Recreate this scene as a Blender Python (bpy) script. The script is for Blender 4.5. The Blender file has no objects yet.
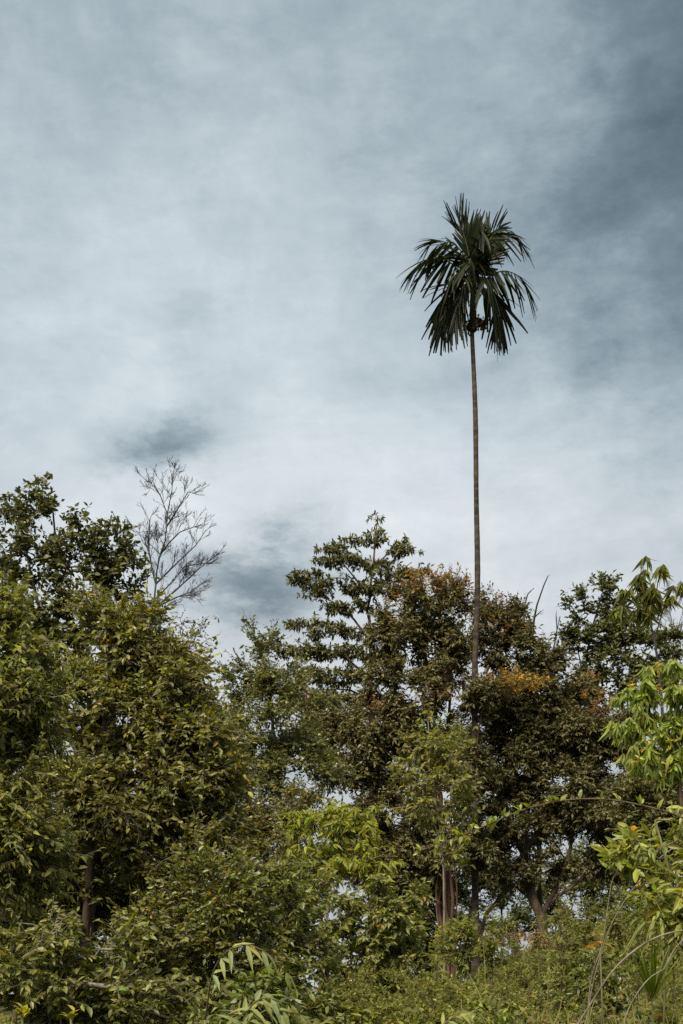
import bpy, math, random
import numpy as np
from math import radians as R
random.seed(7)
rng = np.random.default_rng(20240611)
SC = bpy.context.scene
COL = SC.collection
F, HX, HY, CZ = 1422.0, 341.5, 985.0, 1.7          # focal length in pixels, horizon row, eye height

# ------------------------------------------------------------------ terrain
def sst(a, b, v):
    t = np.clip((v-a)/(b-a), 0, 1); return t*t*(3-2*t)
def ground_z(x, y):
    x = np.asarray(x, float); y = np.asarray(y, float)
    z = 1.15*sst(3, 15, y)
    z = z + 1.45*sst(1.2, 5.5, x)*sst(11, 28, y) - .35*sst(-.8, -2.5, x)*sst(6, 11, y)
    z = z - 0.9*sst(0.5, -4, x)*sst(16, 26, y)*0
    z = z + 0.10*np.sin(x*0.9+1.3)*np.sin(y*0.7) + 0.05*np.sin(x*2.3+y*1.7)
    d = np.clip(y-33.0, 0, None)
    z = z - np.minimum(0.16*d, 14.0) - 0.02*np.clip(y-120, 0, 400)
    return z
def W(px, py, D):
    return np.array([(px-HX)*D/F, D, CZ+(HY-py)*D/F])
def nrm(v):
    return v/np.maximum(np.linalg.norm(v, axis=-1, keepdims=True), 1e-9)

# ------------------------------------------------------------------ materials
def mat(name):
    m = bpy.data.materials.new(name); m.use_nodes = True
    nt = m.node_tree; nt.nodes.clear()
    out = nt.nodes.new('ShaderNodeOutputMaterial')
    return m, nt, out
def leaf_mat(name, rough=0.42, trans=0.30, spec=0.45, tint=(1.6, 1.6, 0.45), under=.35):
    m, nt, out = mat(name); N = nt.nodes; L = nt.links
    at = N.new('ShaderNodeAttribute'); at.attribute_name = 'leaf_tint'
    tc = N.new('ShaderNodeTexCoord')
    no = N.new('ShaderNodeTexNoise'); no.inputs['Scale'].default_value = 34; no.inputs['Detail'].default_value = 3
    L.new(tc.outputs['Object'], no.inputs['Vector'])
    mr = N.new('ShaderNodeMapRange'); mr.inputs['To Min'].default_value = 0.78; mr.inputs['To Max'].default_value = 1.22
    L.new(no.outputs['Fac'], mr.inputs['Value'])
    mul = N.new('ShaderNodeMix'); mul.data_type = 'RGBA'; mul.blend_type = 'MULTIPLY'; mul.inputs[0].default_value = 1
    L.new(at.outputs['Color'], mul.inputs[6]); L.new(mr.outputs[0], mul.inputs[7])
    geo = N.new('ShaderNodeNewGeometry')
    und = N.new('ShaderNodeMix'); und.data_type = 'RGBA'; und.blend_type = 'MIX'
    pale = N.new('ShaderNodeMix'); pale.data_type = 'RGBA'; pale.inputs[0].default_value = under
    pale.inputs[7].default_value = (0.19, 0.18, 0.075, 1)
    L.new(mul.outputs[2], pale.inputs[6])
    L.new(geo.outputs['Backfacing'], und.inputs[0]); L.new(mul.outputs[2], und.inputs[6]); L.new(pale.outputs[2], und.inputs[7])
    p = N.new('ShaderNodeBsdfPrincipled'); p.inputs['Roughness'].default_value = rough
    p.inputs['Specular IOR Level'].default_value = spec
    L.new(und.outputs[2], p.inputs['Base Color'])
    tr = N.new('ShaderNodeBsdfTranslucent')
    tm = N.new('ShaderNodeMix'); tm.data_type = 'RGBA'; tm.blend_type = 'MULTIPLY'; tm.inputs[0].default_value = 1
    tm.inputs[7].default_value = (*tint, 1); L.new(mul.outputs[2], tm.inputs[6]); L.new(tm.outputs[2], tr.inputs['Color'])
    mx = N.new('ShaderNodeMixShader'); mx.inputs[0].default_value = trans
    L.new(p.outputs[0], mx.inputs[1]); L.new(tr.outputs[0], mx.inputs[2]); L.new(mx.outputs[0], out.inputs['Surface'])
    return m
def bark_mat(name, c1, c2, scale=9, stretch=0.25, bump=0.5, rings=0):
    m, nt, out = mat(name); N = nt.nodes; L = nt.links
    tc = N.new('ShaderNodeTexCoord'); mp = N.new('ShaderNodeMapping'); mp.inputs['Scale'].default_value = (1, 1, stretch)
    L.new(tc.outputs['Object'], mp.inputs['Vector'])
    no = N.new('ShaderNodeTexNoise'); no.inputs['Scale'].default_value = scale; no.inputs['Detail'].default_value = 6; no.inputs['Roughness'].default_value = 0.65
    L.new(mp.outputs[0], no.inputs['Vector'])
    rp = N.new('ShaderNodeValToRGB'); rp.color_ramp.elements[0].position = 0.35; rp.color_ramp.elements[1].position = 0.68
    rp.color_ramp.elements[0].color = (*c1, 1); rp.color_ramp.elements[1].color = (*c2, 1)
    L.new(no.outputs['Fac'], rp.inputs['Fac'])
    col = rp.outputs[0]; h = no.outputs['Fac']
    if rings:
        wv = N.new('ShaderNodeTexWave'); wv.wave_type = 'BANDS'; wv.bands_direction = 'Z'; wv.inputs['Scale'].default_value = rings
        wv.inputs['Distortion'].default_value = 5.0; wv.inputs['Detail Scale'].default_value = 2
        L.new(tc.outputs['Object'], wv.inputs['Vector'])
        pw = N.new('ShaderNodeMath'); pw.operation = 'POWER'; pw.inputs[1].default_value = 5; L.new(wv.outputs['Fac'], pw.inputs[0])
        mx = N.new('ShaderNodeMix'); mx.data_type = 'RGBA'; mx.inputs[7].default_value = (0.075, 0.060, 0.047, 1)
        sc = N.new('ShaderNodeMath'); sc.operation = 'MULTIPLY'; sc.inputs[1].default_value = 0.6; L.new(pw.outputs[0], sc.inputs[0])
        L.new(sc.outputs[0], mx.inputs[0]); L.new(col, mx.inputs[6]); col = mx.outputs[2]
    bp = N.new('ShaderNodeBump'); bp.inputs['Strength'].default_value = bump; bp.inputs['Distance'].default_value = 0.02; L.new(h, bp.inputs['Height'])
    p = N.new('ShaderNodeBsdfPrincipled'); p.inputs['Roughness'].default_value = 0.85; p.inputs['Specular IOR Level'].default_value = 0.25
    L.new(col, p.inputs['Base Color']); L.new(bp.outputs[0], p.inputs['Normal']); L.new(p.outputs[0], out.inputs['Surface'])
    return m
M_LEAF = leaf_mat('leaf_glossy', 0.43, 0.38, 0.45)
M_DARK = leaf_mat('leaf_dark', 0.50, 0.26, 0.30)
M_SOFT = leaf_mat('leaf_soft', 0.58, 0.44, 0.25)
M_PALM = leaf_mat('palm_leaflet', 0.50, 0.22, 0.25, under=0.0)
M_DRY = leaf_mat('dry_leaf', 0.8, 0.2, 0.15, tint=(1.2, 1.0, 0.8))
B_BROWN = bark_mat('bark_brown', (0.030, 0.020, 0.013), (0.12, 0.085, 0.055))
B_RED = bark_mat('bark_reddish', (0.025, 0.013, 0.009), (0.13, 0.075, 0.05), 12, 0.12, .8)
B_GREY = bark_mat('bark_grey', (0.06, 0.052, 0.042), (0.20, 0.18, 0.15))
B_PALE = bark_mat('bark_pale', (0.07, 0.058, 0.042), (0.22, 0.19, 0.14), 14)
B_DEAD = bark_mat('bark_dead', (0.014, 0.013, 0.012), (0.050, 0.046, 0.043), 12)
B_PALM = bark_mat('palm_bark', (0.015, 0.011, 0.008), (0.055, 0.041, 0.028), 8, 0.5, 0.6, rings=1.6)
B_GREEN = bark_mat('green_stem', (0.05, 0.055, 0.02), (0.13, 0.12, 0.05), 14)

# ------------------------------------------------------------------ mesh builders
def mesh_obj(name, V, faces_flat, sizes, m, parent=None, loc=(0, 0, 0), smooth=False, cols=None, edges=None):
    me = bpy.data.meshes.new(name)
    V = np.asarray(V, np.float32).reshape(-1, 3)
    me.vertices.add(len(V)); me.vertices.foreach_set('co', V.ravel())
    faces_flat = np.asarray(faces_flat, np.int32); sizes = np.asarray(sizes, np.int32)
    me.loops.add(len(faces_flat)); me.loops.foreach_set('vertex_index', faces_flat)
    st = np.zeros(len(sizes), np.int32); st[1:] = np.cumsum(sizes)[:-1]
    me.polygons.add(len(sizes)); me.polygons.foreach_set('loop_start', st)
    me.polygons.foreach_set('use_smooth', np.full(len(sizes), smooth, bool))
    me.update(calc_edges=True); me.validate()
    if cols is not None:
        a = me.attributes.new('leaf_tint', 'FLOAT_COLOR', 'POINT')
        c4 = np.ones((len(V), 4), np.float32); c4[:, :3] = cols; a.data.foreach_set('color', c4.ravel())
    me.materials.append(m)
    o = bpy.data.objects.new(name, me); COL.objects.link(o); o.location = loc
    if parent is not None: o.parent = parent
    return o

class Leaves:
    """a batch of leaves: base points, axes, normals, lengths, widths, colours, droop"""
    def __init__(s): s.d = []
    def add(s, P, A, Nn, ln, wd, col, droop):
        n = len(P)
        if n == 0: return
        s.d.append((P, A, Nn, np.broadcast_to(ln, n).copy(), np.broadcast_to(wd, n).copy(), np.broadcast_to(col, (n, 3)).copy(), np.broadcast_to(droop, n).copy()))
    def count(s): return sum(len(x[0]) for x in s.d)
    def build(s, name, m, parent, origin, fine=False, shape='ovate'):
        P, A, Nn, ln, wd, col, dr = [np.concatenate([x[i] for x in s.d]) for i in range(7)]
        A = nrm(A); S = nrm(np.cross(A, Nn)); Nn = np.cross(S, A)
        u1, w1, u2, w2 = {'ovate': (.33, .5, .68, .40), 'lance': (.30, .5, .65, .38), 'obov': (.40, .36, .72, .5)}[shape]
        def pt(u, v, w):
            return P + A*(ln*u)[:, None] + S*(wd*v)[:, None] + Nn*(w*wd - dr*ln*u*u)[:, None] - np.array([0, 0, 1.])*(0.35*dr*ln*u*u)[:, None]
        f = 0.16
        if fine:
            pts = [pt(0, 0, 0), pt(u1, -w1, f), pt(u1, 0, 0), pt(u1, w1, f), pt(u2, -w2, f), pt(u2, 0, 0), pt(u2, w2, f), pt(1, 0, 0)]
            F_ = [0, 1, 2, 0, 2, 3, 1, 4, 5, 2, 2, 5, 6, 3, 4, 7, 5, 5, 7, 6]; sz = [3, 3, 4, 4, 3, 3]
        else:
            pts = [pt(0, 0, 0), pt(u1, -w1, f), pt(u2, -w2, f), pt(1, 0, 0), pt(u2, w2, f), pt(u1, w1, f)]
            F_ = [0, 1, 5, 1, 2, 4, 5, 2, 3, 4]; sz = [3, 4, 3]
        k = len(pts); n = len(P)
        V = np.stack(pts, 1).reshape(-1, 3) - origin
        fl = (np.arange(n)[:, None]*k + np.array(F_)[None]).ravel()
        return mesh_obj(name, V, fl, np.tile(sz, n), m, parent, smooth=not fine, cols=np.repeat(col, k, 0))

class Tubes:
    def __init__(s): s.V = []; s.F = []; s.S = []; s.n = 0
    def chain(s, pts, rad, sides=6, cap=True):
        pts = np.asarray(pts, float); n = len(pts)
        if n < 2: return
        rad = np.broadcast_to(rad, n)
        T = np.gradient(pts, axis=0); T = nrm(T)
        ref = np.array([0.31, 0.93, 0.2]); X = nrm(np.cross(T, ref)); Y = np.cross(T, X)
        a = np.arange(sides)*2*math.pi/sides
        ring = (X[:, None]*np.cos(a)[None, :, None] + Y[:, None]*np.sin(a)[None, :, None])*rad[:, None, None] + pts[:, None]
        s.V.append(ring.reshape(-1, 3))
        i = np.arange(n-1)[:, None]*sides; j = np.arange(sides)[None]; j2 = (j+1) % sides
        f = np.stack([i+j, i+j2, i+sides+j2, i+sides+j], -1).reshape(-1, 4)+s.n
        s.F.append(f.ravel()); s.S.append(np.full(len(f), 4))
        if cap:
            s.F.append(np.arange(sides)[::-1]+s.n); s.S.append(np.array([sides]))
            s.F.append(np.arange(sides)+s.n+(n-1)*sides); s.S.append(np.array([sides]))
        s.n += n*sides
    def twigs(s, P, Q, r0, r1):
        """many straight three-sided twigs at once, slightly bent"""
        n = len(P)
        if n == 0: return
        T = nrm(Q-P); X = nrm(np.cross(T, np.array([0.31, 0.93, 0.2]))); Y = np.cross(T, X)
        mid = (P+Q)/2 + (X*rng.normal(0, .06, (n, 1)) + Y*rng.normal(0, .06, (n, 1)))*np.linalg.norm(Q-P, axis=1, keepdims=True)
        rings = []
        for C, r in ((P, r0), (mid, (r0+r1)/2), (Q, r1)):
            for k in range(3):
                rings.append(C + (X*math.cos(k*2.094) + Y*math.sin(k*2.094))*r)
        V = np.stack(rings, 1).reshape(-1, 3)
        f = []
        for b in (0, 3):
            for k in range(3): f += [b+k, b+(k+1) % 3, b+3+(k+1) % 3, b+3+k]
        s.V.append(V); s.F.append((np.arange(n)[:, None]*9+np.array(f)[None]).ravel()+s.n); s.S.append(np.full(n*6, 4)); s.n += 9*n
    def build(s, name, m, parent, origin, smooth=True):
        return mesh_obj(name, np.concatenate(s.V)-origin, np.concatenate(s.F), np.concatenate(s.S), m, parent, smooth=smooth)

def empty(name, loc, label, cat, group=None):
    o = bpy.data.objects.new(name, None); COL.objects.link(o); o.location = loc; o.empty_display_size = 0.2
    o['label'] = label; o['category'] = cat
    if group: o['group'] = group
    return o
def resample(pts, step):
    pts = np.asarray(pts, float)
    # Catmull-Rom through the points
    ext = np.vstack([2*pts[0]-pts[1], pts, 2*pts[-1]-pts[-2]])
    out = []
    for i in range(1, len(ext)-2):
        p0, p1, p2, p3 = ext[i-1:i+3]
        k = max(1, int(np.linalg.norm(p2-p1)/step))
        for t in np.arange(k)/k:
            out.append(.5*((2*p1)+(-p0+p2)*t+(2*p0-5*p1+4*p2-p3)*t*t+(-p0+3*p1-3*p2+p3)*t**3))
    out.append(pts[-1]); return np.array(out)

def leaf_cols(n, base, var=0.25, hue=0.15, dead=0.0, deadc=(0.30, 0.17, 0.04)):
    c = np.tile(np.array(base, float), (n, 1))*np.exp(rng.normal(0, var, (n, 1)))
    h = rng.normal(0, hue, (n, 1))
    c = c*np.hstack([1+h, 1+0.25*h, 1-h])
    if dead > 0:
        k = rng.random(n) < dead; c[k] = np.array(deadc)*np.exp(rng.normal(0, .25, (k.sum(), 1)))
    c = c*np.array([1.07, 1.08, .70])
    return np.clip(c, 0.004, 0.7)

def spray(LV, P, Dr, ln, kind, k, leaf, width, col, droop, up=0.6):
    """leaves along (alt) or at the end (whorl) of many twigs"""
    n = len(P)
    if n == 0: return
    Dr = nrm(Dr)
    if kind == 'alt':
        t = np.tile(np.linspace(.22, 1, k), n); idx = np.repeat(np.arange(n), k)
        base = P[idx]+Dr[idx]*(ln[idx]*t)[:, None]
        side = nrm(np.cross(Dr[idx], np.array([0, 0, 1.])) + rng.normal(0, .25, (n*k, 3)))
        sg = np.tile(np.where(np.arange(k) % 2, 1., -1.), n)[:, None]
        last = (np.tile(np.arange(k), n) == k-1)[:, None]
        A = Dr[idx]*rng.uniform(.35, .9, (n*k, 1)) + side*sg*np.where(last, .15, .9) + rng.normal(0, .28, (n*k, 3)) - np.array([0, 0, 1.])*droop*.5
    else:
        t = rng.uniform(.75, 1, n*k); idx = np.repeat(np.arange(n), k)
        base = P[idx]+Dr[idx]*(ln[idx]*t)[:, None]
        X = nrm(np.cross(Dr, np.array([.3, .2, 1.]))); Y = np.cross(Dr, X)
        ph = (np.tile(np.arange(k)*2.4, n) + np.repeat(rng.uniform(0, 6.28, n), k))[:, None]
        A = X[idx]*np.cos(ph)+Y[idx]*np.sin(ph) + Dr[idx]*rng.uniform(.1, .8, (n*k, 1)) + rng.normal(0, .18, (n*k, 3)) - np.array([0, 0, 1.])*droop
    m = len(base)
    Nn = np.array([0, 0, 1.])*up + rng.normal(0, .75, (m, 3)) - np.array([0, .08, 0])
    sz = np.clip(rng.normal(1, .34, m), .35, 1.9)
    LV.add(base, nrm(A), nrm(Nn), leaf*sz, width*sz, col(m), np.clip(rng.normal(droop*.4, .12, m), -.1, .8))

class Grow:
    """a branch skeleton that reaches out to the crown's clumps"""
    def __init__(s, trunk, r0, r1):
        s.P = [p for p in trunk]; s.par = [-1]+list(range(len(trunk)-1)); s.w = [0.0]*len(trunk)
        s.nt = len(trunk); s.rt = np.linspace(1, 0, len(trunk))**1.1*(r0-r1)+r1
        s.chains = []; s.keep = []
    def limb(s, pts, rad):
        pts = np.asarray(pts); P = np.array(s.P)
        i = int(np.argmin(np.linalg.norm(P-pts[0], axis=1)))
        ids = [i]
        for p in resample(np.vstack([P[i], pts[1:]]) if len(pts) > 1 else pts, .3)[1:]:
            s.P.append(p); s.par.append(ids[-1]); s.w.append(0.0); ids.append(len(s.P)-1)
        s.chains.append((ids, rad))
    def reach(s, a, zmin, step=.3, curve=.18, free=1.0):
        P = np.array(s.P); d = np.linalg.norm(P-a, axis=1)+1e-6
        cost = d*(1+.9*np.clip((P[:, 2]-a[2])/d, 0, 1)) + np.where(P[:, 2] < zmin, 4, 0)
        i = int(np.argmin(cost)); b = P[i]; L = np.linalg.norm(a-b)
        c = (a+b)/2 + np.array([0, 0, 1.])*L*curve*rng.uniform(-.3, 1) + rng.normal(0, .09*L, 3)
        k = max(2, int(L/step)); ids = [i]
        for t in np.linspace(0, 1, k+1)[1:]:
            q = (1-t)**2*b+2*t*(1-t)*c+t*t*a + rng.normal(0, .012*L, 3)*(t < 1)
            s.P.append(q); s.par.append(ids[-1]); s.w.append(0.0); ids.append(len(s.P)-1)
        s.w[ids[-1]] += 1; s.chains.append((ids, None)); return ids
    def tubes(s, tip=.006, ex=.46, cap=None):
        w = np.array(s.w); par = np.array(s.par)
        for i in range(len(w)-1, s.nt-1, -1):
            w[par[i]] += w[i]
        rad = tip*np.maximum(w, .6)**ex
        rad[:s.nt] = s.rt
        if cap: rad[s.nt:] = np.minimum(rad[s.nt:], cap)
        T = Tubes(); P = np.array(s.P)
        for ids, fixed in s.chains:
            r = rad[ids].copy()
            if fixed:
                r = np.maximum(np.linspace(fixed[0], fixed[1], len(ids)), 0.0)
                rad[ids[1:]] = r[1:]
            else: r[0] = min(r[0], r[1]*1.15)
            T.chain(P[ids], r, 8 if r[0] > .05 else (5 if r[0] > .015 else 4), cap=False)
        return T

def blob_points(b, D, n, inner=.42):
    px, py, rx, ry = b[:4]; dd = b[4] if len(b) > 4 else 0.0
    dep = b[5] if len(b) > 5 else 1.0
    c = W(px, py, D+dd); s = (D+dd)/F
    R3 = np.array([rx*s, (rx+ry)*.5*s*dep, ry*s])
    d = nrm(rng.normal(0, 1, (n, 3))); r = rng.uniform(inner**3, 1, (n, 1))**(1/3)
    return c + d*r*R3, c

def tree(name, label, cat, D, trunk, r0, r1, blobs, n_attr, twigs, tw_len, kind, k, leaf, width, color, bark, lmat,
         limbs=(), droop=.3, var=.25, hue=.15, dead=0.0, up=.6, upw=.35, tip=.006, cap=None, zmin_px=None, fine=False, shape='ovate',
         flush=(), group=None, LS=.64, TM=2.1, flush_s=.8, curve=.18, spread=.28, trunk_part='trunk', bbark=None, flat=1.0, inner=.42, depth_jit=.2, extra_trunks=(), outw=.7, twig_r=.004, flush_label='flush of orange young leaves'):
    leaf *= LS; width *= LS*.98; twigs *= TM; tw_len *= .88
    tp = []
    for i, q in enumerate(trunk):
        dd = q[2] if len(q) > 2 else 0.0
        tp.append(W(q[0], q[1], D+dd))
    gz = float(ground_z(tp[0][0], tp[0][1])); base = np.array([tp[0][0], tp[0][1], gz])
    if tp[0][2] > gz-.15: tp = [base-np.array([0, 0, .15])]+tp
    else: tp[0][2] = gz-.15
    tp = resample(tp, .3); tp[1:-1] += rng.normal(0, r0*.12, (len(tp)-2, 3))
    E = empty(name, base, label, cat, group)
    G = Grow(tp, r0, r1)
    T = Tubes(); rr = G.rt.copy(); rr[:3] *= np.array([1.5, 1.25, 1.08])[:len(rr[:3])]
    T.chain(tp, rr, 10 if r0 > .05 else 7)
    for et in extra_trunks:
        pts = resample([W(q[0], q[1], D+(q[2] if len(q) > 2 else 0)) for q in et[0]], .3); pts[1:-1] += rng.normal(0, et[1]*.4, (len(pts)-2, 3))
        T.chain(pts, np.linspace(et[1], et[2], len(pts)), 8)
    T.build(trunk_part, bark, E, base)
    for lm in limbs:
        G.limb([W(q[0], q[1], D+(q[2] if len(q) > 2 else 0.0)) for q in lm[0]], (lm[1], lm[2]))
    zmin = W(0, zmin_px, D)[2] if zmin_px else base[2]+.3
    area = np.array([b[2]*b[3] for b in blobs], float); cnt = np.maximum(2, np.round(n_attr*area/area.sum())).astype(int)
    pts, cen = [], []
    for b, c in zip(blobs, cnt):
        p, q = blob_points(b, D, c, inner); pts.append(p); cen.append(np.tile(q, (c, 1)))
    pts = np.concatenate(pts); cen = np.concatenate(cen)
    dt = np.min(np.linalg.norm(pts[:, None]-tp[None, ::2], axis=2), axis=1)
    LV = Leaves(); TP, TQ = [], []
    colf = lambda m: leaf_cols(m, color, var, hue, dead)
    ap, ad, al = [], [], []
    for i in np.argsort(dt):
        ids = G.reach(pts[i], zmin, curve=curve)
        out = nrm(pts[i]-cen[i]); nt = max(1, int(rng.poisson(twigs)))
        tail = np.array([G.P[j] for j in ids[-3:]])
        p0 = tail[rng.integers(0, len(tail), nt)] + rng.normal(0, tw_len*.15, (nt, 3))
        d = nrm((out*outw + rng.normal(0, .62, (nt, 3)))*np.array([1, 1, flat]) + np.array([0, 0, upw]))
        ln = tw_len*rng.uniform(.5, 1.35, nt)
        ap.append(p0); ad.append(d); al.append(ln)
    P_, D_, L_ = np.concatenate(ap), np.concatenate(ad), np.concatenate(al)
    spray(LV, P_, D_, L_, kind, k, leaf, width, colf, droop, up)
    BT = G.tubes(tip, cap=cap)
    BT.twigs(P_, P_+D_*L_[:, None], twig_r, twig_r*.5)
    FL = Leaves()
    for (px, py, rx, ry, n, c, *rest) in flush:
        n = int(n*1.4) if flush_s > .6 else n
        dd = rest[0] if rest else -spread
        p, q = blob_points((px, py, rx*1.55, ry*1.5, dd, .8), D, n, .1)
        d = nrm(rng.normal(0, .45, (n, 3))+np.array([0, -.1, .9])); ln = tw_len*rng.uniform(.5, 1.1, n)
        spray(FL, p, d, ln, kind, max(4, k-2), leaf*flush_s, width*flush_s*.95, lambda m, c=c: np.where(rng.random((m, 1)) < .30, leaf_cols(m, np.array(color)*1.5, .3, .2), leaf_cols(m, np.array(c)*np.array([.74, .74, 1.1]), .38, .22)), .25, .4)
        GP = np.array(G.P); BT.twigs(GP[[int(np.argmin(np.linalg.norm(GP-a, axis=1))) for a in p]], p+d*ln[:, None], .004, .002)
    BT.build('branches', bbark or bark, E, base)
    LV.build('crown', lmat, E, base, fine, shape)
    if flush:
        fo = FL.build('young_leaves', M_SOFT, E, base, fine, 'lance'); fo['label'] = flush_label
    return E

# ------------------------------------------------------------------ ground
def make_ground():
    xs = np.concatenate([-np.geomspace(3000, 30, 26), np.linspace(-28, 28, 113), np.geomspace(30, 3000, 26)])
    ys = np.concatenate([-np.geomspace(3000, 12, 22), np.linspace(-10, 60, 141), np.geomspace(63, 3500, 34)])
    X, Y = np.meshgrid(xs, ys); Z = ground_z(X, Y)+np.where(np.abs(Y-20) < 40, rng.normal(0, .015, X.shape), 0)
    V = np.stack([X, Y, Z], -1).reshape(-1, 3); nx = len(xs); ny = len(ys)
    i = (np.arange(ny-1)[:, None]*nx+np.arange(nx-1)[None]).ravel()
    f = np.stack([i, i+1, i+nx+1, i+nx], -1)
    m, nt, out = mat('forest_floor'); N = nt.nodes; L = nt.links
    tc = N.new('ShaderNodeTexCoord'); no = N.new('ShaderNodeTexNoise'); no.inputs['Scale'].default_value = 2.2; no.inputs['Detail'].default_value = 8; no.inputs['Roughness'].default_value = .7
    L.new(tc.outputs['Object'], no.inputs['Vector'])
    rp = N.new('ShaderNodeValToRGB'); e = rp.color_ramp.elements
    e[0].position = .32; e[0].color = (.022, .017, .010, 1); e[1].position = .72; e[1].color = (.105, .075, .032, 1)
    x = e.new(.52); x.color = (.050, .047, .017, 1)
    L.new(no.outputs['Fac'], rp.inputs['Fac'])
    n2 = N.new('ShaderNodeTexNoise'); n2.inputs['Scale'].default_value = 26; n2.inputs['Detail'].default_value = 5; L.new(tc.outputs['Object'], n2.inputs['Vector'])
    bp = N.new('ShaderNodeBump'); bp.inputs['Distance'].default_value = .06; L.new(n2.outputs['Fac'], bp.inputs['Height'])
    p = N.new('ShaderNodeBsdfPrincipled'); p.inputs['Roughness'].default_value = .95; p.inputs['Specular IOR Level'].default_value = .1
    L.new(rp.outputs[0], p.inputs['Base Color']); L.new(bp.outputs[0], p.inputs['Normal']); L.new(p.outputs[0], out.inputs['Surface'])
    o = mesh_obj('ground', V, f.ravel(), np.full(len(f), 4), m, smooth=True); o['kind'] = 'structure'
make_ground()

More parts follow.
